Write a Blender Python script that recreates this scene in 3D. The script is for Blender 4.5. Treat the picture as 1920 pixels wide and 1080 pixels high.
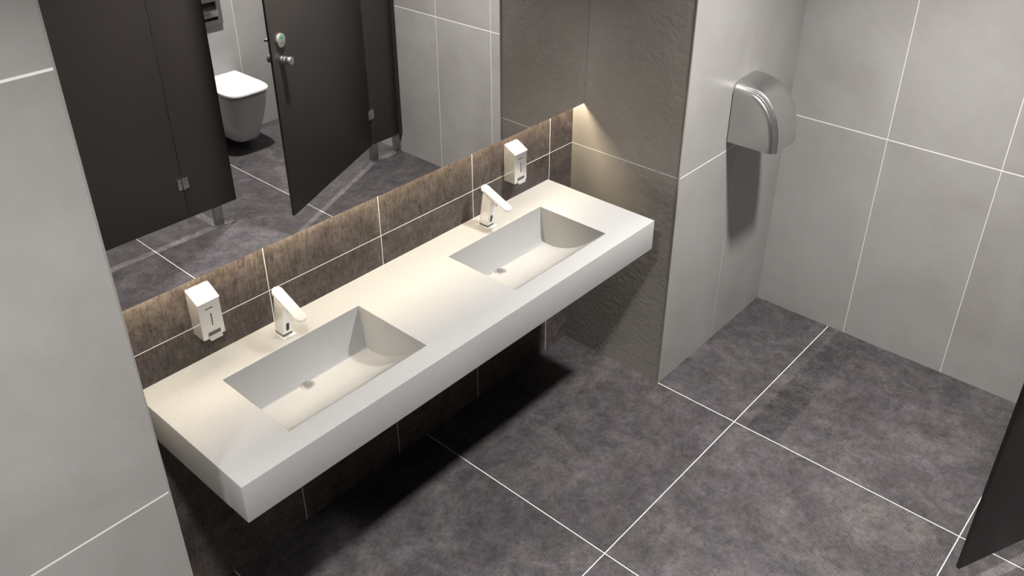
import bpy, bmesh, math
from mathutils import Vector, Matrix

for o in list(bpy.data.objects):
    bpy.data.objects.remove(o)
S = bpy.context.scene
C = S.collection

# World axes: X runs along the basin wall (0 = inner right side of the niche), Y = -D where D is the
# distance out of the basin wall, Z is up.
# ---------------------------------------------------------------- camera
cd = bpy.data.cameras.new('camera')
cam = bpy.data.objects.new('camera', cd); C.objects.link(cam)
cam.location = (-2.6873, -2.0637, 2.5016)
cam.rotation_euler = (math.pi/2 - 0.5229, 0, -0.8434)
cd.sensor_width = 36; cd.lens = 1647.19*36/1920
cd.shift_x = -2.58/1920; cd.shift_y = -100.35/1920
cd.clip_start = 0.02
S.camera = cam
# ---------------------------------------------------------------- world, exposure
w = bpy.data.worlds.new('world'); S.world = w; w.use_nodes = True
w.node_tree.nodes['Background'].inputs[0].default_value = (0.9, 0.95, 1, 1)
w.node_tree.nodes['Background'].inputs[1].default_value = 0.0
S.view_settings.view_transform = 'Standard'; S.view_settings.look = 'None'
S.view_settings.gamma = 1; S.view_settings.use_curve_mapping = False
S.view_settings.exposure = 0.0
S.cycles.use_denoising = True
S.cycles.max_bounces = 10; S.cycles.diffuse_bounces = 1; S.cycles.glossy_bounces = 6
S.cycles.sample_clamp_indirect = 6.0

CEIL = 2.80
ROOM_LAMP = 56.0
STALL_LAMP = 50.0
LED_POWER = 0.7
LAMP_COL = (1.0, 0.965, 0.925)
LED_COL = (1.0, 0.85, 0.62)

# ---------------------------------------------------------------- helpers
def obj(name, bm, mats, parent=None, loc=None, smooth=False, angle=None):
    bmesh.ops.recalc_face_normals(bm, faces=bm.faces[:])
    me = bpy.data.meshes.new(name); bm.to_mesh(me); bm.free()
    if not isinstance(mats, (list, tuple)): mats = [mats]
    for m in mats: me.materials.append(m)
    o = bpy.data.objects.new(name, me); C.objects.link(o)
    if parent: o.parent = parent
    if loc: o.location = loc
    if smooth:
        me.polygons.foreach_set('use_smooth', [True]*len(me.polygons))
        me.set_sharp_from_angle(angle=math.radians(angle or 35))
    return o

def tag(o, label=None, cat=None, group=None, kind=None):
    if label: o['label'] = label
    if cat: o['category'] = cat
    if group: o['group'] = group
    if kind: o['kind'] = kind
    return o

def thing(name, label, cat, loc, rotz=0, group=None):
    o = bpy.data.objects.new(name, None); C.objects.link(o)
    o.empty_display_size = 0.05
    o.location = loc; o.rotation_euler = (0, 0, rotz)
    return tag(o, label, cat, group)

def box(bm, x0, x1, y0, y1, z0, z1, bev=0, seg=2, mi=0):
    n0 = set(bm.faces)
    vs = [bm.verts.new((x, y, z)) for x in (x0, x1) for y in (y0, y1) for z in (z0, z1)]
    for f in ((0,1,3,2),(4,6,7,5),(0,4,5,1),(2,3,7,6),(0,2,6,4),(1,5,7,3)):
        bm.faces.new([vs[i] for i in f])
    fs = [f for f in bm.faces if f not in n0]
    if bev:
        es = list({e for f in fs for e in f.edges})
        bmesh.ops.bevel(bm, geom=es, offset=bev, segments=seg, affect='EDGES', profile=0.5)
        fs = [f for f in bm.faces if f not in n0]
    for f in fs: f.material_index = mi
    return fs

def cyl(bm, c, axis, r, h, n=32, r2=None, bev=0, mi=0):
    """cylinder from point c along the unit axis, length h"""
    n0 = set(bm.faces)
    ax = Vector(axis).normalized()
    q = ax.to_track_quat('Z', 'Y').to_matrix().to_4x4()
    M = Matrix.Translation(Vector(c) + ax*h/2) @ q
    d = bmesh.ops.create_cone(bm, cap_ends=True, segments=n, radius1=r, radius2=r if r2 is None else r2, depth=h, matrix=M)
    fs = [f for f in bm.faces if f not in n0]
    if bev:
        es = [e for e in {e for f in fs for e in f.edges} if len(e.link_faces) == 2 and e.calc_face_angle(0) > 0.8]
        bmesh.ops.bevel(bm, geom=es, offset=bev, segments=2, affect='EDGES', profile=0.5)
        fs = [f for f in bm.faces if f not in n0]
    for f in fs: f.material_index = mi
    return fs

def loft(bm, loops, cap0=True, cap1=True, mi=0):
    rows = [[bm.verts.new(p) for p in L] for L in loops]
    n = len(rows[0]); fs = []
    for a, b in zip(rows, rows[1:]):
        for i in range(n):
            fs.append(bm.faces.new((a[i], a[(i+1) % n], b[(i+1) % n], b[i])))
    if cap0: fs.append(bm.faces.new(rows[0][::-1]))
    if cap1: fs.append(bm.faces.new(rows[-1]))
    for f in fs: f.material_index = mi
    return fs

# ---------------------------------------------------------------- materials
def newmat(name):
    m = bpy.data.materials.new(name); m.use_nodes = True
    return m, m.node_tree, m.node_tree.nodes['Principled BSDF']

def plain(name, col, rough=0.5, metal=0.0, emit=None, es=0, spec=0.5, noise=0.0, nscale=40, bump=0.0):
    m, nt, b = newmat(name)
    b.inputs['Base Color'].default_value = (*col, 1)
    b.inputs['Roughness'].default_value = rough
    b.inputs['Metallic'].default_value = metal
    b.inputs['Specular IOR Level'].default_value = spec
    if emit:
        b.inputs['Emission Color'].default_value = (*emit, 1); b.inputs['Emission Strength'].default_value = es
    if noise or bump:
        g = nt.nodes.new('ShaderNodeNewGeometry')
        t = nt.nodes.new('ShaderNodeTexNoise'); t.inputs['Scale'].default_value = nscale; t.inputs['Detail'].default_value = 4
        nt.links.new(g.outputs['Position'], t.inputs['Vector'])
        mr = nt.nodes.new('ShaderNodeMapRange')
        mr.inputs['To Min'].default_value = 1-noise; mr.inputs['To Max'].default_value = 1+noise
        nt.links.new(t.outputs['Fac'], mr.inputs['Value'])
        mx = nt.nodes.new('ShaderNodeVectorMath'); mx.operation = 'SCALE'
        mx.inputs[0].default_value = col
        nt.links.new(mr.outputs[0], mx.inputs['Scale'])
        nt.links.new(mx.outputs[0], b.inputs['Base Color'])
        if bump:
            bp = nt.nodes.new('ShaderNodeBump'); bp.inputs['Strength'].default_value = bump; bp.inputs['Distance'].default_value = 0.001
            nt.links.new(t.outputs['Fac'], bp.inputs['Height']); nt.links.new(bp.outputs[0], b.inputs['Normal'])
    return m

def brushed(name, col, rough, scale):
    """brushed steel: fine streaks in the roughness, colour and bump"""
    m, nt, b = newmat(name)
    b.inputs['Metallic'].default_value = 1
    g = nt.nodes.new('ShaderNodeNewGeometry')
    mp = nt.nodes.new('ShaderNodeMapping'); mp.inputs['Scale'].default_value = scale
    t = nt.nodes.new('ShaderNodeTexNoise'); t.inputs['Scale'].default_value = 1; t.inputs['Detail'].default_value = 3
    nt.links.new(g.outputs['Position'], mp.inputs['Vector']); nt.links.new(mp.outputs[0], t.inputs['Vector'])
    for out, lo, hi in (('Roughness', rough*0.85, rough*1.15),):
        mr = nt.nodes.new('ShaderNodeMapRange'); mr.inputs['To Min'].default_value = lo; mr.inputs['To Max'].default_value = hi
        nt.links.new(t.outputs['Fac'], mr.inputs['Value']); nt.links.new(mr.outputs[0], b.inputs[out])
    mr = nt.nodes.new('ShaderNodeMapRange'); mr.inputs['To Min'].default_value = 0.88; mr.inputs['To Max'].default_value = 1.1
    nt.links.new(t.outputs['Fac'], mr.inputs['Value'])
    mx = nt.nodes.new('ShaderNodeVectorMath'); mx.operation = 'SCALE'; mx.inputs[0].default_value = col
    nt.links.new(mr.outputs[0], mx.inputs['Scale']); nt.links.new(mx.outputs[0], b.inputs['Base Color'])
    bp = nt.nodes.new('ShaderNodeBump'); bp.inputs['Strength'].default_value = 0.15; bp.inputs['Distance'].default_value = 0.0003
    nt.links.new(t.outputs['Fac'], bp.inputs['Height']); nt.links.new(bp.outputs[0], b.inputs['Normal'])
    return m

class N:
    """tiny node-maths helper"""
    def __init__(s, nt): s.nt = nt
    def _in(s, sock, v):
        if isinstance(v, (int, float)): sock.default_value = v
        else: s.nt.links.new(v, sock)
    def m(s, op, a, b=None, c=None):
        n = s.nt.nodes.new('ShaderNodeMath'); n.operation = op
        s._in(n.inputs[0], a)
        if b is not None: s._in(n.inputs[1], b)
        if c is not None: s._in(n.inputs[2], c)
        return n.outputs[0]
    def noise(s, vec, scale, detail=4, rough=0.55, dist=0.0):
        n = s.nt.nodes.new('ShaderNodeTexNoise')
        n.inputs['Scale'].default_value = scale; n.inputs['Detail'].default_value = detail
        n.inputs['Roughness'].default_value = rough; n.inputs['Distortion'].default_value = dist
        s.nt.links.new(vec, n.inputs['Vector']); return n.outputs['Fac']
    def ramp(s, fac, stops):
        n = s.nt.nodes.new('ShaderNodeValToRGB'); e = n.color_ramp.elements
        e[0].position, e[0].color = stops[0][0], (*stops[0][1], 1)
        e[1].position, e[1].color = stops[-1][0], (*stops[-1][1], 1)
        for p, c in stops[1:-1]:
            x = e.new(p); x.color = (*c, 1)
        s.nt.links.new(fac, n.inputs['Fac']); return n.outputs['Color']
    def mix(s, fac, a, b, mode='MIX'):
        n = s.nt.nodes.new('ShaderNodeMix'); n.data_type = 'RGBA'; n.blend_type = mode
        s._in(n.inputs['Factor'], fac)
        for i, v in ((6, a), (7, b)):
            if isinstance(v, tuple): n.inputs[i].default_value = (*v, 1)
            else: s.nt.links.new(v, n.inputs[i])
        return n.outputs[2]

def tile(name, dark, U=None, V=None, gcol=(0.80, 0.79, 0.77), rough=0.4, ribs=False, seed=0.0, tint=(1, 1, 1), skip=None, bump=None):
    """porcelain tile in world coordinates; U and V are (axis, offset, period, grout width)"""
    m, nt, b = newmat(name); k = N(nt)
    g = nt.nodes.new('ShaderNodeNewGeometry'); sp = nt.nodes.new('ShaderNodeSeparateXYZ')
    nt.links.new(g.outputs['Position'], sp.inputs[0])
    ax = {'X': sp.outputs[0], 'Y': sp.outputs[1], 'Z': sp.outputs[2]}
    mask = None; ids = []
    for q in (U, V):
        if not q: ids.append(0.0); continue
        a, off, per, gw = q[:4]
        t = k.m('DIVIDE', k.m('SUBTRACT', ax[a], off), per)
        ids.append(k.m('FLOOR', t))
        d = k.m('MULTIPLY', k.m('ABSOLUTE', k.m('SUBTRACT', k.m('FRACT', k.m('ADD', t, 0.5)), 0.5)), per)
        mk = k.m('LESS_THAN', d, gw/2)
        for ax2, op, lim in q[4:]:      # joints that stop short of a corner or a course
            mk = k.m('MULTIPLY', mk, k.m(op, ax[ax2], lim))
        mask = mk if mask is None else k.m('MAXIMUM', mask, mk)
    if skip:        # no joint right at the foot of the niche side
        mask = k.m('MULTIPLY', mask, k.m('SUBTRACT', 1.0, k.m('MULTIPLY', k.m('GREATER_THAN', ax['X'], skip[0]), k.m('GREATER_THAN', ax['Y'], skip[1]))))
    # every tile reads its own piece of the noise
    cb = nt.nodes.new('ShaderNodeCombineXYZ')
    k._in(cb.inputs[0], k.m('MULTIPLY', ids[0], 7.31)); k._in(cb.inputs[1], k.m('MULTIPLY', ids[1], 3.77)); cb.inputs[2].default_value = seed
    ad = nt.nodes.new('ShaderNodeVectorMath'); ad.operation = 'ADD'
    nt.links.new(g.outputs['Position'], ad.inputs[0]); nt.links.new(cb.outputs[0], ad.inputs[1])
    P = ad.outputs[0]
    if dark:
        n1 = k.noise(P, 3.8, 12, 0.74, 0.8); n2 = k.noise(P, 22, 6, 0.7); n3 = k.noise(P, 260, 3, 0.7); n4 = k.noise(P, 5.5, 5, 0.6, 1.2)
        c1 = k.ramp(n1, [(0.32, (0.043, 0.0385, 0.042)), (0.50, (0.062, 0.0575, 0.060)), (0.68, (0.097, 0.091, 0.092))])
        n5 = k.noise(P, 75, 4, 0.7)
        fine = k.m('ADD', k.m('MULTIPLY', k.m('SUBTRACT', n2, 0.5), 1.5), k.m('MULTIPLY', k.m('SUBTRACT', n3, 0.5), 1.1))
        fine = k.m('ADD', fine, k.m('MULTIPLY', k.m('SUBTRACT', n5, 0.5), 1.4))
        fl = k.m('MULTIPLY', k.m('MAXIMUM', k.m('SUBTRACT', k.noise(P, 110, 3, 0.75, 0.5), 0.60), 0.0), k.m('MULTIPLY', n1, 7.0))
        fine = k.m('ADD', fine, fl)
        if ribs:
            s1 = k.m('SINE', k.m('MULTIPLY', ax['Y'], 2*math.pi/0.0085)); s2 = k.m('SINE', k.m('MULTIPLY', ax['X'], 2*math.pi/0.0085))
            sel = k.m('FLOORED_MODULO', k.m('ADD', ids[0], ids[1]), 2.0)
            wv = k.m('MULTIPLY', k.m('MULTIPLY', s1, 0.17), k.m('MULTIPLY', sel, k.m('GREATER_THAN', n4, 0.40)))
            fine = k.m('ADD', fine, wv)
            # a darker stripe in the print of one tile
            yb = k.m('ADD', ax['Y'], k.m('MULTIPLY', k.m('SUBTRACT', n2, 0.5), 0.05))
            band = k.m('MULTIPLY', k.m('MULTIPLY', k.m('GREATER_THAN', yb, -1.085), k.m('LESS_THAN', yb, -0.955)), k.m('GREATER_THAN', ax['X'], 0.0))
            band = k.m('MULTIPLY', band, k.m('ADD', k.m('MULTIPLY', s1, -0.08), -0.26))
            fine = k.m('ADD', fine, band)
        else:
            st = nt.nodes.new('ShaderNodeMapping'); st.inputs['Scale'].default_value = (1, 1, 0.12)
            nt.links.new(P, st.inputs['Vector'])
            fine = k.m('ADD', fine, k.m('MULTIPLY', k.m('SUBTRACT', k.noise(st.outputs[0], 190, 3, 0.6), 0.5), 1.6))
        col = k.mix(1.0, c1, k.ramp(n4, [(0.35, (1.0, 0.97, 1.04)), (0.65, (1.03, 1.02, 0.96))]), 'MULTIPLY')
        vs = nt.nodes.new('ShaderNodeVectorMath'); vs.operation = 'SCALE'
        nt.links.new(col, vs.inputs[0]); k._in(vs.inputs['Scale'], k.m('ADD', 1.0, fine)); col = vs.outputs[0]
    else:
        n1 = k.noise(P, 1.6, 5, 0.55, 0.5); n2 = k.noise(P, 9, 5, 0.6); n3 = k.noise(P, 330, 2, 0.6)
        c1 = k.ramp(n1, [(0.3, (0.298, 0.286, 0.275)), (0.5, (0.335, 0.326, 0.317)), (0.7, (0.366, 0.361, 0.355))])
        fine = k.m('ADD', k.m('MULTIPLY', k.m('SUBTRACT', n2, 0.5), 0.17), k.m('MULTIPLY', k.m('SUBTRACT', n3, 0.5), 0.16))
        vs = nt.nodes.new('ShaderNodeVectorMath'); vs.operation = 'SCALE'
        nt.links.new(c1, vs.inputs[0]); k._in(vs.inputs['Scale'], k.m('ADD', 1.0, fine)); col = vs.outputs[0]
    col = k.mix(1.0, col, tint, 'MULTIPLY')
    if mask is not None:
        col = k.mix(mask, col, gcol)
        b.inputs['Roughness'].default_value = rough
        nt.links.new(k.m('ADD', k.m('MULTIPLY', mask, 0.8-rough), k.m('MULTIPLY_ADD', n2, 0.12, rough-0.06)), b.inputs['Roughness'])
    else:
        b.inputs['Roughness'].default_value = rough
    nt.links.new(col, b.inputs['Base Color'])
    b.inputs['Specular IOR Level'].default_value = 0.2 if dark else 0.4
    bp = nt.nodes.new('ShaderNodeBump'); bp.inputs['Strength'].default_value = bump or (0.35 if dark else 0.25); bp.inputs['Distance'].default_value = 0.0012
    nb = k.noise(P, 55, 4, 0.6) if dark else k.noise(P, 48, 3, 0.5)
    nt.links.new(nb, bp.inputs['Height']); nt.links.new(bp.outputs[0], b.inputs['Normal'])
    return m

T = 0.902; W = 0.451; DP = 0.5254; XE = 0.9028; XL = -2.1327; DW = 3.385; DS = 2.276; XW = -4.40
M = {}
M['floor'] = tile('floor_tile', True, ('X', 0, T, 0.0030, ('X', 'LESS_THAN', 0.88)), ('Y', 0, T, 0.0030, ('Y', 'LESS_THAN', -0.01), ('Y', 'GREATER_THAN', -2.5)), rough=0.42, ribs=True, seed=1.3, skip=(-0.01, -DP))
M['sinkwall'] = tile('basin_wall_tile', True, ('X', -0.147, W, 0.0025), ('Z', 0, 1.0, 0.0028, ('Z', 'GREATER_THAN', 0.02)), rough=0.45, seed=4.0, tint=(1.22, 1.13, 1.00))
M['wallX'] = tile('light_tile_end_wall', False, ('Y', -DP, W, 0.0030, ('Y', 'LESS_THAN', -DP-0.02)), ('Z', 0, 1.0, 0.0052, ('Z', 'GREATER_THAN', 0.02)), rough=0.34, seed=2.1, tint=(1.07, 1.065, 1.06))
M['wallT'] = tile('light_tile_cubicle', False, ('X', 0, W, 0.0030), ('Z', 0, 1.0, 0.0052, ('Z', 'GREATER_THAN', 0.02)), rough=0.32, seed=3.3)
M['wallY'] = tile('light_tile_pier', False, ('X', 0, W, 0.0016, ('Z', 'LESS_THAN', 1.0), ('X', 'GREATER_THAN', 0.02), ('X', 'LESS_THAN', 0.88)), ('Z', 0, 1.0, 0.0052, ('Z', 'GREATER_THAN', 0.02)), rough=0.32, seed=8.2)
M['wallYL'] = tile('light_tile_left_pier', False, ('X', XL, W, 0.0030), ('Z', 0, 1.0, 0.0052, ('Z', 'GREATER_THAN', 0.02)), rough=0.36, seed=5.9)
M['ceiling'] = plain('ceiling_paint', (0.80, 0.79, 0.77), 0.9, noise=0.02)
M['trim'] = plain('edge_trim', (0.62, 0.60, 0.57), 0.35, 0.6, noise=0.03)
M['laminate'] = plain('dark_laminate', (0.036, 0.031, 0.0285), 0.42, noise=0.06, nscale=25)
M['laminate_edge'] = plain('dark_laminate_edge', (0.018, 0.015, 0.014), 0.5, noise=0.05)
M['steel'] = brushed('brushed_steel', (0.60, 0.60, 0.60), 0.32, (8, 8, 500))
M['dryer'] = brushed('satin_steel', (0.56, 0.56, 0.555), 0.36, (500, 8, 8))
M['hinge'] = plain('satin_hinge_steel', (0.50, 0.49, 0.48), 0.35, 1, noise=0.04)
M['leg'] = plain('leg_steel', (0.22, 0.22, 0.22), 0.35, 0.7, noise=0.04)
M['polish'] = plain('polished_steel', (0.92, 0.91, 0.89), 0.25, 0.5, noise=0.02)
M['chrome'] = plain('chrome', (0.93, 0.92, 0.90), 0.20, 0.45, noise=0.01)
M['dispenser'] = plain('dispenser_steel', (0.82, 0.81, 0.79), 0.24, 0.75, noise=0.02)
M['black'] = plain('black_plastic', (0.008, 0.008, 0.009), 0.3, noise=0.05)
M['grey_plastic'] = plain('grey_plastic', (0.12, 0.12, 0.125), 0.4, noise=0.05)
M['ceramic'] = plain('white_ceramic', (0.70, 0.70, 0.71), 0.12, noise=0.01)
M['seat'] = plain('white_toilet_seat', (0.74, 0.74, 0.75), 0.2, noise=0.01)
M['disc'] = plain('indicator_plate', (0.42, 0.41, 0.39), 0.4, 0.7, noise=0.03)
M['green'] = plain('green_mark', (0.06, 0.30, 0.12), 0.5, noise=0.04)
M['lampwhite'] = plain('lamp_trim_white', (0.8, 0.8, 0.8), 0.4, noise=0.01)
M['lampglow'] = plain('lamp_diffuser', (0.9, 0.9, 0.9), 0.5, emit=LAMP_COL, es=8)
M['ledglow'] = plain('led_diffuser', (0.9, 0.9, 0.9), 0.5, emit=LED_COL, es=72)
M['backing'] = plain('mirror_backing', (0.35, 0.33, 0.30), 0.6, noise=0.05)
m, nt, b = newmat('mirror_glass'); b.inputs['Metallic'].default_value = 1
b.inputs['Base Color'].default_value = (0.97, 0.965, 0.96, 1); b.inputs['Roughness'].default_value = 0.0
M['mirror'] = m
# quartz: off-white with sparse small specks
m, nt, b = newmat('quartz'); k = N(nt)
g = nt.nodes.new('ShaderNodeNewGeometry')
n1 = k.noise(g.outputs['Position'], 120, 3, 0.6)
base = k.ramp(n1, [(0.3, (0.396, 0.396, 0.394)), (0.7, (0.420, 0.420, 0.418))])
for sc, th, colr in ((230, 0.13, (0.22, 0.20, 0.17)), (420, 0.16, (0.28, 0.26, 0.24)), (150, 0.12, (0.50, 0.49, 0.48))):
    v = nt.nodes.new('ShaderNodeTexVoronoi'); v.inputs['Scale'].default_value = sc; nt.links.new(g.outputs['Position'], v.inputs['Vector'])
    sx = nt.nodes.new('ShaderNodeSeparateColor'); nt.links.new(v.outputs['Color'], sx.inputs[0])
    f = k.m('MULTIPLY', k.m('LESS_THAN', v.outputs['Distance'], k.m('MULTIPLY', sx.outputs[1], th*2)), k.m('GREATER_THAN', sx.outputs[0], 0.80))
    base = k.mix(k.m('MULTIPLY', f, 0.75), base, colr)
nt.links.new(base, b.inputs['Base Color']); b.inputs['Roughness'].default_value = 0.38
M['quartz'] = m

# ---------------------------------------------------------------- setting
def struct(name, boxes, mats, label=None):
    bm = bmesh.new()
    for B in boxes: box(bm, *B)
    o = obj(name, bm, mats); o['kind'] = 'structure'
    if label: o['label'] = label
    return o
TH = 0.10
struct('floor', [(XW-TH, XE+TH, -DW-TH, TH, -0.08, 0)], M['floor'], 'dark grey stone-look porcelain floor tiles with thin white joints')
struct('ceiling', [(XW-TH, XE+TH, -DW-TH, TH, CEIL, CEIL+0.08)], M['ceiling'])
struct('wall_back', [(XL, 0, 0, TH, 0, CEIL)], M['sinkwall'], 'dark brown-grey tiled wall behind the basins')
struct('wall_right', [(XE, XE+TH, -DW, -DP, 0, CEIL)], M['wallX'], 'light grey tiled end wall')
struct('wall_front', [(XW-TH, XE+TH, -DW-TH, -DW, 0, CEIL)], M['wallT'], 'light tiled wall behind the toilet, seen in the mirror')
struct('wall_left', [(XW-TH, XW, -DW, -DP, 0, CEIL)], M['wallX'])
# the right pier has two faces with different joint patterns
bm = bmesh.new()
fs = box(bm, 0, XE+TH, -DP, TH, 0, CEIL)
for f in fs:
    c = f.calc_center_median(); f.material_index = 1 if abs(c.x) < 1e-4 else 0
o = obj('wall_niche_right', bm, [M['wallY'], tile('light_tile_niche_side', False, None, ('Z', 0, 1.0, 0.0044, ('Z', 'GREATER_THAN', 0.02)), rough=0.36, seed=11.0, bump=0.9, tint=(1.15, 1.095, 1.02))])
tag(o, 'light grey tiled pier to the right of the basins, carrying the hand dryer', kind='structure')
bm = bmesh.new()
fs = box(bm, XW-TH, XL, -DP, TH, 0, CEIL)
o = obj('wall_niche_left', bm, [M['wallYL']])
tag(o, 'light grey tiled pier closing the niche on the left', kind='structure')
struct('trim_1', [(-0.0012, 0.0035, -DP-0.0012, -DP+0.0035, 0, CEIL)], M['trim'])
struct('trim_2', [(XL-0.0035, XL+0.0012, -DP-0.0012, -DP+0.0035, 0, CEIL)], M['trim'])

# ---------------------------------------------------------------- ceiling lamps
def downlight(x, d, power, label, group, size=0.15, beam=104):
    t = thing('ceiling_light', label, 'ceiling light', (x, -d, CEIL), group=group)
    bm = bmesh.new(); n = 40
    ring = []
    for r, z in ((size/2+0.018, 0.0), (size/2+0.018, -0.006), (size/2+0.012, -0.010), (size/2+0.001, -0.010), (size/2, -0.002), (size/2, 0.0)):
        ring.append([(r*math.cos(2*math.pi*i/n), r*math.sin(2*math.pi*i/n), z) for i in range(n)])
    loft(bm, ring, False, False)
    obj('trim_ring', bm, M['lampwhite'], t, smooth=True)
    bm = bmesh.new(); cyl(bm, (0, 0, -0.003), (0, 0, 1), size/2-0.001, 0.002, 40)
    obj('diffuser', bm, M['lampglow'], t)
    ld = bpy.data.lights.new('lamp_glow', 'AREA'); ld.shape = 'DISK'; ld.size = size; ld.energy = power; ld.color = LAMP_COL; ld.spread = math.radians(beam)
    lo = bpy.data.objects.new('lamp_glow', ld); C.objects.link(lo); lo.parent = t; lo.location = (0, 0, -0.013)
    return t
for x, pw, bm_, lab in ((-0.10, 0.95, 106, 'round white ceiling downlight above the floor before the right end of the basins'),
                   (-2.30, 0.50, 114, 'round white ceiling downlight above the floor before the left end of the basins'),
                   (-3.48, 0.50, 116, 'round white ceiling downlight above the floor near the left wall')):
    downlight(x, 1.37, ROOM_LAMP*pw, lab, 'downlights along the room', 0.15 if x > -3 else 0.22, bm_)
downlight(0.18, 2.56, STALL_LAMP, 'round white ceiling downlight inside the open cubicle', 'downlights in the cubicles', 0.10, 112)
downlight(-1.18, 2.56, STALL_LAMP, 'round white ceiling downlight inside the closed cubicle', 'downlights in the cubicles', 0.10, 112)

# ---------------------------------------------------------------- mirror and its light
MB, MD = 1.191, 0.0606
t = thing('wall_mirror', 'large frameless wall mirror above the two basins with a lit lower edge', 'mirror', (XL/2, 0, MB))
bm = bmesh.new(); box(bm, XL/2+0.001, -XL/2-0.001, -MD, -MD+0.005, 0, 1.35)
obj('mirror_glass', bm, M['mirror'], t)
bm = bmesh.new()
box(bm, XL/2+0.001, -XL/2-0.001, -MD+0.0055, -MD+0.011, 0.0, 1.35)
box(bm, XL/2+0.001, -XL/2-0.001, -MD+0.0115, -0.001, 0.045, 1.345)
obj('backing_board', bm, M['backing'], t)
t = thing('led_strip', 'warm white light strip tucked behind the lower edge of the mirror', 'light strip', (XL/2, 0, 1.219))
bm = bmesh.new(); box(bm, XL/2+0.004, -XL/2-0.004, -0.038, -0.022, 0.0, 0.0215)
obj('channel', bm, M['hinge'], t)
bm = bmesh.new(); box(bm, XL/2+0.006, -XL/2-0.006, -0.036, -0.024, -0.0085, -0.0002)
obj('diffuser', bm, M['ledglow'], t)
ld = bpy.data.lights.new('led_glow', 'AREA'); ld.shape = 'RECTANGLE'; ld.size = -XL-0.012; ld.size_y = 0.012; ld.energy = LED_POWER; ld.color = LED_COL
lo = bpy.data.objects.new('led_glow', ld); C.objects.link(lo); lo.parent = t
lo.location = (0, -0.030, -0.0095); lo.rotation_euler = (0, 0, 0)

# ---------------------------------------------------------------- basin counter
ZC, X0, X1, DC, TK = 0.884, -1.9672, -0.1548, 0.5267, 0.1251
basins = [(-1.768, -1.267), (-0.860, -0.357)]
BD0, BD1 = 0.128, 0.449
prof = [(BD0, 0), (0.150, 0.124), (0.1575, 0.1365), (0.170, 0.1405), (0.200, 0.1405), (0.225, 0.1385), (0.252, 0.133), (0.280, 0.1245), (0.308, 0.1125),
        (0.335, 0.0975), (0.360, 0.080), (0.383, 0.060), (0.405, 0.039), (0.428, 0.018), (BD1, 0)]
top = bpy.data.objects.new('washbasin_counter', None); C.objects.link(top); top.location = (0, 0, ZC)
tag(top, 'long off-white stone vanity counter with two integrated rectangular basins, fixed to the dark tiled wall', 'washbasin counter')
bm = bmesh.new()
xs = [X0, basins[0][0], basins[0][1], basins[1][0], basins[1][1], X1]; ds = [0.0005, BD0, BD1, DC]
V = {}
def vt(x, d, z):
    key = (round(x, 5), round(d, 5), round(z, 5))
    if key not in V: V[key] = bm.verts.new((x, -d, z))
    return V[key]
def quad(*p, mi=0):
    f = bm.faces.new([vt(*q) for q in p]); f.material_index = mi; return f
# top face: a grid whose basin cells stay open
bx = {round(a, 5) for pr in basins for a in pr}
for i in range(5):
    for j in range(3):
        if j == 1 and i in (1, 3): continue
        a, b_, c, d = xs[i], xs[i+1], ds[j], ds[j+1]
        quad((a, c, 0), (b_, c, 0), (b_, d, 0), (a, d, 0))
# front, ends and underside
for i in range(5): quad((xs[i], DC, 0), (xs[i+1], DC, 0), (xs[i+1], DC, -TK), (xs[i], DC, -TK)); quad((xs[i], ds[0], 0), (xs[i+1], ds[0], 0), (xs[i+1], ds[0], -TK), (xs[i], ds[0], -TK))
for X in (X0, X1):
    for j in range(3): quad((X, ds[j], 0), (X, ds[j+1], 0), (X, ds[j+1], -TK), (X, ds[j], -TK))
for i in range(5):
    for j in range(3):
        if j == 1 and i in (1, 3): continue
        quad((xs[i], ds[j], -TK), (xs[i+1], ds[j], -TK), (xs[i+1], ds[j+1], -TK), (xs[i], ds[j+1], -TK))
for bi, (a, c) in enumerate(basins):
    mi = bi+1
    inset = lambda h: 0.016*h/0.14
    NX = 1
    for (d0, h0), (d1, h1) in zip(prof, prof[1:]):
        quad((a+inset(h0), d0, -h0), (c-inset(h0), d0, -h0), (c-inset(h1), d1, -h1), (a+inset(h1), d1, -h1), mi=mi)
    # end walls: one planar face each, bounded by the profile and the rim
    for side in (a, c):
        s = 1 if side == a else -1
        f = bm.faces.new([vt(side+s*inset(h), d, -h) for d, h in prof]); f.material_index = mi
bmesh.ops.recalc_face_normals(bm, faces=bm.faces[:])
es = [e for e in bm.edges if len(e.link_faces) == 2 and e.calc_face_angle(0) > 0.5 and abs(e.verts[0].co.y) > 0.01 and max(v.co.z for v in e.verts) > -TK-1e-4
      and not (e.verts[0].co.z < -TK+1e-4 and e.verts[1].co.z < -TK+1e-4 and BD0-.01 < -e.verts[0].co.y < BD1+.01 and BD0-.01 < -e.verts[1].co.y < BD1+.01)]
bmesh.ops.bevel(bm, geom=es, offset=0.0022, segments=3, affect='EDGES', profile=0.5, clamp_overlap=True)
def pick(keep):
    b2 = bm.copy()
    bmesh.ops.delete(b2, geom=[f for f in b2.faces if f.material_index != keep], context='FACES')
    for f in b2.faces: f.material_index = 0
    return b2
def obj_raw(name, b2, mat, parent):
    me = bpy.data.meshes.new(name); b2.to_mesh(me); b2.free(); me.materials.append(mat)
    me.polygons.foreach_set('use_smooth', [True]*len(me.polygons)); me.set_sharp_from_angle(angle=math.radians(28))
    o = bpy.data.objects.new(name, me); C.objects.link(o); o.parent = parent; return o
obj_raw('countertop', pick(0), M['quartz'], top)
bas = [obj_raw('basin', pick(1), M['quartz'], top), obj_raw('basin', pick(2), M['quartz'], top)]
bm.free()
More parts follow.
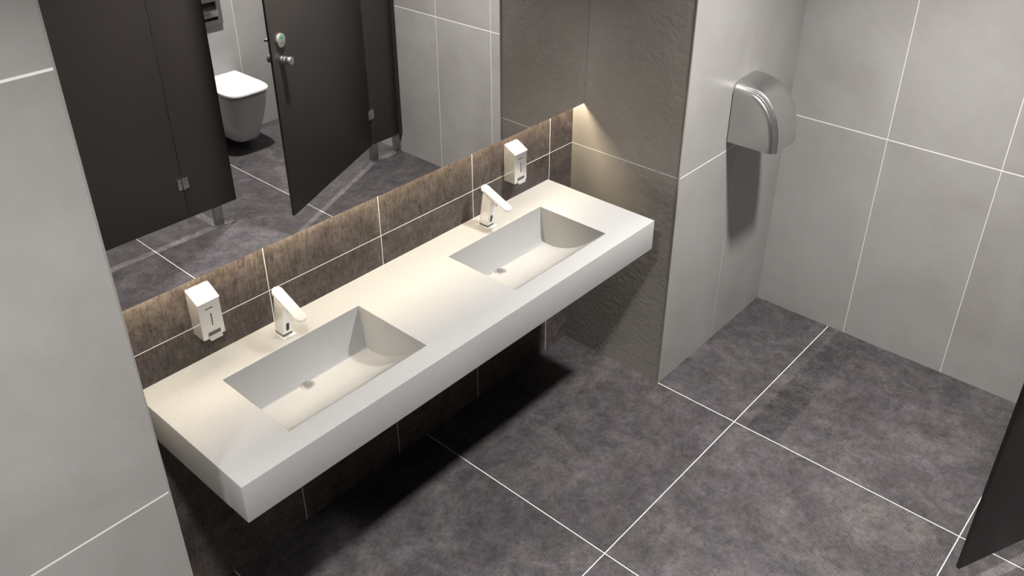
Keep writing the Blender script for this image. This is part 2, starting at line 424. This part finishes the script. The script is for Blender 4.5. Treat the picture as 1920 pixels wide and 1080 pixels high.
for (x, d), par in zip(((-1.527, 0.180), (-0.646, 0.180)), bas):
    bm = bmesh.new(); n = 48
    ring = [[(r*math.cos(2*math.pi*i/n), r*math.sin(2*math.pi*i/n), z) for i in range(n)] for r, z in ((0.0225, 0), (0.0222, 0.0012), (0.0212, 0.0018), (0.0195, 0.0014), (0.004, 0.0012))]
    loft(bm, ring, True, True)
    h = 0.0062
    for a in range(-3, 4):
        for b_ in range(-3, 4):
            px, py = h*(a+b_*0.5), h*b_*0.866
            if math.hypot(px, py) < 0.0135:
                cyl(bm, (px, py, 0.0005), (0, 0, 1), 0.0017, 0.0011, 10, mi=1)  # black discs stand in for the shade inside the strainer holes
    o = obj('drain', bm, [M['steel'], M['black']], par, (x, -d, -0.1400), smooth=True)
    o['label'] = 'round steel drain strainer'

# ---------------------------------------------------------------- taps
def tap(x, label):
    t = thing('tap', label, 'tap', (x, 0, ZC), group='sensor taps')
    bm = bmesh.new(); box(bm, -0.0235, 0.0235, -0.107, -0.043, 0.0002, 0.003, 0.001)
    obj('base_plate', bm, M['polish'], t, smooth=True)
    bm = bmesh.new(); box(bm, -0.0165, 0.0165, -0.0945, -0.0545, 0.003, 0.0105)
    obj('collar', bm, M['grey_plastic'], t)
    # body: leaning column, side outline in (d, z)
    side = [(0.0530, 0.0105), (0.0945, 0.0105), (0.1150, 0.1210), (0.0740, 0.1400)]
    bm = bmesh.new()
    loft(bm, [[(sx, -d, z) for d, z in side] for sx in (-0.0170, 0.0170)])
    bmesh.ops.bevel(bm, geom=bm.edges[:], offset=0.0008, segments=2, affect='EDGES')
    body = obj('body', bm, M['chrome'], t, smooth=True)
    # sensor window on the leaning front face
    dv = Vector((0, -(0.1150-0.0945), 0.1105)).normalized(); nrm = Vector((0, -dv.z, dv.y))
    c = Vector((0.0005, -0.0945, 0.0105)) + dv*0.026 + nrm*-0.0006
    bm = bmesh.new(); n = 24; L = []
    for off in (0, 0.0014):
        lp = []
        for i in range(n):
            a = 2*math.pi*i/n; ux, uz = 0.0052*math.cos(a), 0.0052*math.sin(a) + (0.0105 if math.sin(a) > 0 else -0.0105)
            p = c + Vector((ux, 0, 0)) + dv*uz + nrm*off
            lp.append(p)
        L.append(lp)
    loft(bm, L); w_ = obj('sensor_window', bm, M['black'], t); w_['label'] = 'black oval sensor window'
    # spout: flat bar with rounded ends sloping down over the basin
    A = Vector((0, -0.045, 0.165)); B = Vector((0, -0.200, 0.104))
    A = Vector((0, -0.060, 0.163)); B = Vector((0, -0.196, 0.1075))
    u = (B-A).normalized(); nn = Vector((0, -u.z, u.y)); nn = -nn if nn.z < 0 else nn
    hw = 0.0172; L0 = (B-A).length; out = []
    for i in range(17): a = math.pi/2 + math.pi*i/16; out.append((hw + hw*math.cos(a), hw*math.sin(a)))
    for i in range(17): a = -math.pi/2 + math.pi*i/16; out.append((L0-hw + hw*math.cos(a), hw*math.sin(a)))
    bm = bmesh.new()
    loops = []
    for off, ins in ((-0.0115, 0.0010), (-0.0105, 0), (-0.0010, 0), (0, 0.0010)):
        lp = []
        for s, xx in out:
            f = (hw-ins)/hw
            sc = min(max(s, hw), L0-hw); s2 = sc + (s-sc)*f
            lp.append(A + u*s2 + Vector((xx*f, 0, 0)) + nn*off)
        loops.append(lp)
    loft(bm, loops); obj('spout', bm, M['chrome'], t, smooth=True)
    bm = bmesh.new(); cyl(bm, A + u*(L0-0.019) - nn*0.0155, nn, 0.0085, 0.0045, 24)
    obj('aerator', bm, M['grey_plastic'], t, smooth=True)
    return t
tap(-1.5165, 'chrome sensor tap with flat rounded spout over the left basin')
tap(-0.6045, 'chrome sensor tap with flat rounded spout over the right basin')

# ---------------------------------------------------------------- soap dispensers
def dispenser(x, label):
    t = thing('soap_dispenser', label, 'soap dispenser', (x, 0, 0.980), group='wall soap dispensers')
    wd, dp = 0.070, 0.0565
    side = [(0.0006, 0.0), (dp, 0.0), (dp, 0.1235), (0.0045, 0.1510), (0.0006, 0.1510)]
    bm = bmesh.new()
    loft(bm, [[(sx, -d, z) for d, z in side] for sx in (0, wd)])
    # cut-out for the push bar: shown as a recess in front of the body
    bmesh.ops.bevel(bm, geom=bm.edges[:], offset=0.0012, segments=2, affect='EDGES')
    obj('housing', bm, M['dispenser'], t, smooth=True)
    # folded lid plate on the slope
    u = Vector((0, -(dp-0.0045), -(0.1510-0.1235))).normalized(); nn = Vector((0, u.z, -u.y)); nn = -nn if nn.z < 0 else nn
    bm = bmesh.new()
    a = Vector((0, -0.0065, 0.1500)); b_ = Vector((0, -dp, 0.1238))
    q = [a + nn*0.0002, b_ + u*0.0012 + nn*0.0002, Vector((0, -dp-0.0012, 0.1215)), Vector((0, -dp-0.0026, 0.1215)), b_ + u*0.0030 + nn*0.0016, a + nn*0.0018]
    loft(bm, [[p + Vector((sx, 0, 0)) for p in q] for sx in (0.0, wd)])
    obj('lid', bm, M['polish'], t)
    fr = -dp
    bm = bmesh.new(); box(bm, 0.0345, 0.0372, fr-0.0006, fr+0.002, 0.040, 0.080)
    o = obj('level_window', bm, M['black'], t); o['label'] = 'narrow black vertical level slot'
    # tiny dark maker's mark, too small to read: a dot and a row of short strokes
    bm = bmesh.new(); cyl(bm, (0.0232, fr+0.001, 0.0985), (0, -1, 0), 0.0019, 0.0016, 14)
    xx = 0.0262
    for i, wv in enumerate((0.0020, 0.0014, 0.0020, 0.0020, 0.0016, 0.0020, 0.0020, 0.0012, 0.0020)):
        box(bm, xx, xx+wv, fr-0.0006, fr+0.001, 0.0973, 0.0973+(0.0024 if i % 3 else 0.0028)); xx += wv+0.0004
    o = obj('logo', bm, M['black'], t); o['label'] = 'small black lettering'
    bm = bmesh.new(); box(bm, 0.0170, 0.0560, fr-0.0008, fr+0.002, 0.0075, 0.0200)
    o = obj('recess', bm, M['grey_plastic'], t); o['label'] = 'dark recess above the push bar'
    bm = bmesh.new()
    sd = [(dp-0.003, -0.004), (dp+0.0085, -0.004), (dp+0.0085, -0.0015), (dp+0.0040, 0.0085), (dp-0.003, 0.0085)]
    loft(bm, [[(sx, -d, z) for d, z in sd] for sx in (0.0180, 0.0560)])
    bmesh.ops.bevel(bm, geom=bm.edges[:], offset=0.0006, segments=2, affect='EDGES')
    obj('push_bar', bm, M['polish'], t, smooth=True)
    return t
dispenser(-1.7630, 'stainless steel wall soap dispenser with sloping top behind the left basin')
dispenser(-0.4250, 'stainless steel wall soap dispenser with sloping top behind the right basin')

# ---------------------------------------------------------------- hand dryer
t = thing('hand_dryer', 'brushed steel hand dryer with quarter-round profile on the light tiled pier', 'hand dryer', (0.445, -DP, 1.045))
dx, W2 = 0.211, 0.103
P0 = [(0.211, 0), (0.2112, 0.022), (0.2095, 0.050), (0.2060, 0.076), (0.2010, 0.102), (0.1940, 0.128), (0.1850, 0.150), (0.1730, 0.173), (0.1590, 0.193),
      (0.1420, 0.211), (0.1220, 0.226), (0.0980, 0.2385), (0.0740, 0.2465), (0.0480, 0.2520), (0.0240, 0.2545), (0.0, 0.2550)]
secs = [(-0.1030, 0.845), (-0.1027, 0.870), (-0.1012, 0.895), (-0.0985, 0.914), (-0.0955, 0.924), (-0.0950, 0.940), (-0.0938, 0.951), (-0.0915, 0.954), (-0.0900, 0.951),
        (-0.0893, 0.966), (-0.0880, 0.976), (-0.0855, 0.979), (-0.0838, 0.977), (-0.0828, 0.990), (-0.0805, 0.998), (-0.077, 1.0), (-0.070, 1.0), (-0.062, 1.0), (-0.054, 1.0), (-0.044, 1.0), (-0.034, 1.0), (0.0, 1.0), (0.060, 1.0),
        (0.075, 0.996), (0.086, 0.985), (0.094, 0.968), (0.100, 0.940), (0.103, 0.90), (0.1035, 0.86)]
bm = bmesh.new()
loops = []
for sx, sc in secs:
    # the stepped ridge runs up the side and melts into a plain rounded shoulder near the wall
    q = min(1.0, (sx+0.103)/0.075) if sx < 0 else 1.0
    smooth_ = 0.81 + 0.19*math.sqrt(max(0.0, 1-(1-q)**2)) if sx < 0 else sc
    lp = []
    for i_, (d, z) in enumerate(P0):
        w_ = min(1.0, max(0.0, (i_-10.2)/3.2)); w_ = w_*w_*(3-2*w_)
        f = sc*(1-w_) + smooth_*w_
        lp.append((sx, -(0.004 + max(d*f-0.004, 0)), z*f))
    loops.append(lp + [(sx, -0.004, 0)])
loft(bm, loops)
obj('cover', bm, M['dryer'], t, smooth=True, angle=32)
bm = bmesh.new(); box(bm, -0.1015, 0.1015, -0.0045, -0.0002, 0.002, 0.200, 0.0)
obj('back_plate', bm, M['black'], t)
bm = bmesh.new(); box(bm, -0.045, 0.045, -0.155, -0.085, -0.004, 0.001)
obj('air_outlet', bm, M['black'], t)

# ---------------------------------------------------------------- toilet cubicles
ZB, ZT = 0.130, 2.74   # fronts on short legs; unseen tops raised to block light from the cubicle lamps
def leg(parent, x, y, wx=0.050, wy=0.034):
    bm = bmesh.new(); box(bm, x-wx/2, x+wx/2, y-wy/2, y+wy/2, 0.004, ZB+0.02, 0.003)
    box(bm, x-wx/2-0.006, x+wx/2+0.006, y-wy/2-0.006, y+wy/2+0.006, 0.0, 0.005)
    return obj('leg', bm, M['leg'], parent, smooth=True)
def hinge(parent, x, z, s=1):
    bm = bmesh.new()
    box(bm, x+s*0.004 if s > 0 else x-0.030, x+0.030 if s > 0 else x-0.004, 0.0068, 0.0108, z-0.031, z+0.031, 0.0008)
    cyl(bm, (x, 0.0108, z-0.033), (0, 0, 1), 0.0058, 0.040, 20)
    cyl(bm, (x, 0.0108, z+0.008), (0, 0, 1), 0.0062, 0.024, 20)
    return obj('hinge', bm, M['hinge'], parent, smooth=True)
def fixed_panel(x0, x1, legs, hinges, label, group='fixed cubicle panels'):
    xc = (x0+x1)/2
    t = thing('cubicle_panel', label, 'cubicle panel', (xc, -DS, 0), group=group)
    bm = bmesh.new(); box(bm, x0-xc+0.001, x1-xc-0.001, -0.0065, 0.0065, ZB, ZT, 0.0008)
    obj('panel', bm, M['laminate'], t, smooth=True)
    for lx in legs: leg(t, lx-xc, -0.012)
    for hx, s in hinges:
        for z in (0.340, 1.72): hinge(t, hx-xc, z, s)
    return t
fixed_panel(-0.676, -0.376, (-0.500,), ((-0.674, 1),), 'narrow dark fixed panel between the closed and the open cubicle door')
fixed_panel(0.655, 0.874, (0.672,), ((0.653, 1),), 'narrow dark fixed panel between the open door and the light tiled end wall')
fixed_panel(-2.000, -1.700, (-1.850,), (), 'narrow dark fixed panel beyond the closed cubicle door')
bm = bmesh.new(); box(bm, -0.014, 0.0135, -0.024, 0.024, ZB+0.012, ZT, 0.001)
t = thing('wall_profile', 'dark upright profile where the cubicle front meets the end wall', 'wall profile', (0.889, -DS, 0))
obj('profile', bm, M['laminate_edge'], t); leg(t, -0.018, -0.012, 0.044, 0.034)

def cubicle_door(hx, ang, width, label, sgn=-1):
    """door hung on hx, free edge towards -X when closed"""
    t = thing('cubicle_door', label, 'cubicle door', (hx, -DS, 0), ang, 'cubicle doors')
    bm = bmesh.new(); box(bm, -width+0.0015, -0.004, -0.0065, 0.0065, ZB, ZT, 0.0008)
    fs = bm.faces
    for f in fs:
        if f.calc_center_median().x < -width+0.003: f.material_index = 1
    obj('door_leaf', bm, [M['laminate'], M['laminate_edge']], t, smooth=True)
    # the room side of the door is local +y
    for z in (0.340, 1.72):
        bm = bmesh.new(); box(bm, -0.030, -0.0065, 0.0067, 0.0105, z-0.031, z+0.031, 0.0008)
        obj('hinge_leaf', bm, M['hinge'], t, smooth=True)
    a = -0.934
    bm = bmesh.new(); cyl(bm, (a, 0.0065, 1.113), (0, 1, 0), 0.0370, 0.0145, 48, bev=0.002)
    ind = obj('indicator_plate', bm, M['disc'], t, smooth=True); ind['label'] = 'round metal occupied or vacant indicator'
    bm = bmesh.new()   # green crescent with a small dark arrow-like mark
    n = 14; vo = []; vi = []
    for i in range(n+1):
        q = math.radians(35 + 110*i/n)
        vo.append(bm.verts.new((a+0.026*math.cos(q), 0.02135, 1.113+0.026*math.sin(q)))); vi.append(bm.verts.new((a+0.013*math.cos(q), 0.02135, 1.113+0.013*math.sin(q))))
    for i in range(n): bm.faces.new((vo[i], vo[i+1], vi[i+1], vi[i]))
    ex = bmesh.ops.extrude_face_region(bm, geom=bm.faces[:])
    for v in [g_ for g_ in ex['geom'] if isinstance(g_, bmesh.types.BMVert)]: v.co.y -= 0.0005
    obj('vacant_mark', bm, M['green'], ind)
    bm = bmesh.new()
    box(bm, a-0.0015, a+0.0015, 0.0208, 0.0222, 1.121, 1.133)
    box(bm, a-0.0050, a-0.0040, 0.0208, 0.0216, 1.100, 1.110); box(bm, a+0.0030, a+0.0040, 0.0208, 0.0216, 1.100, 1.110); box(bm, a-0.0050, a+0.0040, 0.0208, 0.0216, 1.099, 1.100)
    obj('pictogram', bm, M['black'], ind)
    bm = bmesh.new()
    cyl(bm, (a-0.006, 0.0065, 1.011), (0, 1, 0), 0.0225, 0.012, 40, bev=0.001)
    cyl(bm, (a-0.006, 0.0180, 1.011), (0, 1, 0), 0.0195, 0.006, 40)
    cyl(bm, (a-0.006, 0.0240, 1.011), (0, 1, 0), 0.0215, 0.012, 40, bev=0.001)
    cyl(bm, (a-0.006, 0.0360, 1.011), (0, 1, 0), 0.0200, 0.003, 40)
    cyl(bm, (a-0.006, 0.0390, 1.011), (0, 1, 0), 0.0215, 0.030, 40, bev=0.0015)
    obj('knob', bm, M['hinge'], t, smooth=True)
    bm = bmesh.new()
    cyl(bm, (a-0.006, -0.0065, 1.011), (0, -1, 0), 0.0190, 0.024, 40)
    cyl(bm, (a-0.006, -0.0300, 1.011), (0, -1, 0), 0.0215, 0.036, 40, bev=0.0015)
    obj('knob', bm, M['leg'], t, smooth=True)
    bm = bmesh.new()
    cyl(bm, (a, -0.0065, 1.113), (0, -1, 0), 0.0200, 0.010, 32)
    cyl(bm, (a, -0.0160, 1.113), (0, -1, 0), 0.0070, 0.036, 24)
    box(bm, a-0.030, a+0.010, -0.066, -0.050, 1.107, 1.119, 0.002)
    obj('latch_turn', bm, M['leg'], t, smooth=True)
    return t
OPEN = math.atan2(DS-1.853, 0.650+0.285)
cubicle_door(0.6525, -OPEN, 1.022, 'dark cubicle door standing ajar beside the toilet with round knob')
cubicle_door(-0.6765, 0.0, 1.020, 'closed dark cubicle door reflected at the left end of the mirror')

for x, lab in ((-0.511, 'dark partition between the open and the closed cubicle'), (-1.850, 'dark partition on the far side of the closed cubicle')):
    t = thing('cubicle_partition', lab, 'cubicle partition', (x, -(DS+DW)/2, 0), group='cubicle partitions')
    hl = (DW-DS)/2 - 0.014
    bm = bmesh.new(); box(bm, -0.010, 0.010, -hl, hl, ZB, ZT, 0.0008)
    obj('panel', bm, M['laminate'], t, smooth=True)
    leg(t, 0, -hl+0.16, 0.034, 0.05)

# toilet
TX = 0.240
t = thing('wall_hung_toilet', 'white wall-hung toilet with closed lid inside the open cubicle', 'toilet', (TX, -DW, 0))
def dshape(hw, front, n=18, back=0.002, k=0.62):
    """outline in the plan: straight back at the wall, straight sides, rounded squarish front"""
    pts = [(-hw, back), ]
    straight = front*0.45
    pts.append((-hw, straight*0.5)); pts.append((-hw, straight))
    L = front-straight
    for i in range(1, 2*n):
        a = math.pi*i/(2*n)
        cx, sy = -math.cos(a), math.sin(a)
        e = 0.46
        x = hw*math.copysign(abs(cx)**e, cx); y = straight + L*abs(sy)**e
        pts.append((x, y))
    pts += [(hw, straight), (hw, straight*0.5), (hw, back)]
    return pts
def stack(levels):
    bm = bmesh.new()
    loft(bm, [[(x, y, z) for x, y in dshape(hw, fr)] for hw, fr, z in levels])
    return bm
obj('bowl', stack([(0.0827, 0.315, 0.070), (0.0902, 0.328, 0.072), (0.0959, 0.338, 0.085), (0.1053, 0.358, 0.130), (0.1184, 0.380, 0.190), (0.1335, 0.402, 0.260), (0.1457, 0.420, 0.330), (0.1523, 0.430, 0.385),
                   (0.1542, 0.434, 0.405), (0.1513, 0.430, 0.412)]), M['ceramic'], t, smooth=True, angle=40)
obj('seat', stack([(0.1504, 0.430, 0.4125), (0.1560, 0.438, 0.4140), (0.1579, 0.441, 0.4180), (0.1560, 0.438, 0.4215)]), M['seat'], t, smooth=True, angle=40)
obj('lid', stack([(0.1551, 0.438, 0.4225), (0.1598, 0.445, 0.4250), (0.1617, 0.449, 0.4320), (0.1607, 0.448, 0.4410), (0.1560, 0.442, 0.4460), (0.1410, 0.425, 0.4480)]), M['seat'], t, smooth=True, angle=22)

# flush plate
t = thing('flush_plate', 'brushed steel flush plate with dark centre on the wall above the toilet', 'flush plate', (TX, -DW, 0.789))
bm = bmesh.new(); hw, hh, fw = 0.116, 0.190, 0.034
for B in ((-hw, hw, 0.0005, 0.020, 0, fw), (-hw, hw, 0.0005, 0.020, hh-fw, hh), (-hw, -hw+fw, 0.0005, 0.020, fw, hh-fw), (hw-fw, hw, 0.0005, 0.020, fw, hh-fw)): box(bm, *B)
obj('frame', bm, M['hinge'], t)
bm = bmesh.new(); box(bm, -hw+fw, hw-fw, 0.001, 0.006, fw, hh-fw)
obj('panel', bm, M['black'], t)
bm = bmesh.new(); box(bm, -0.02, hw-fw+0.004, 0.0065, 0.030, 0.058, 0.098, 0.001)
obj('flush_button', bm, M['steel'], t, smooth=True)
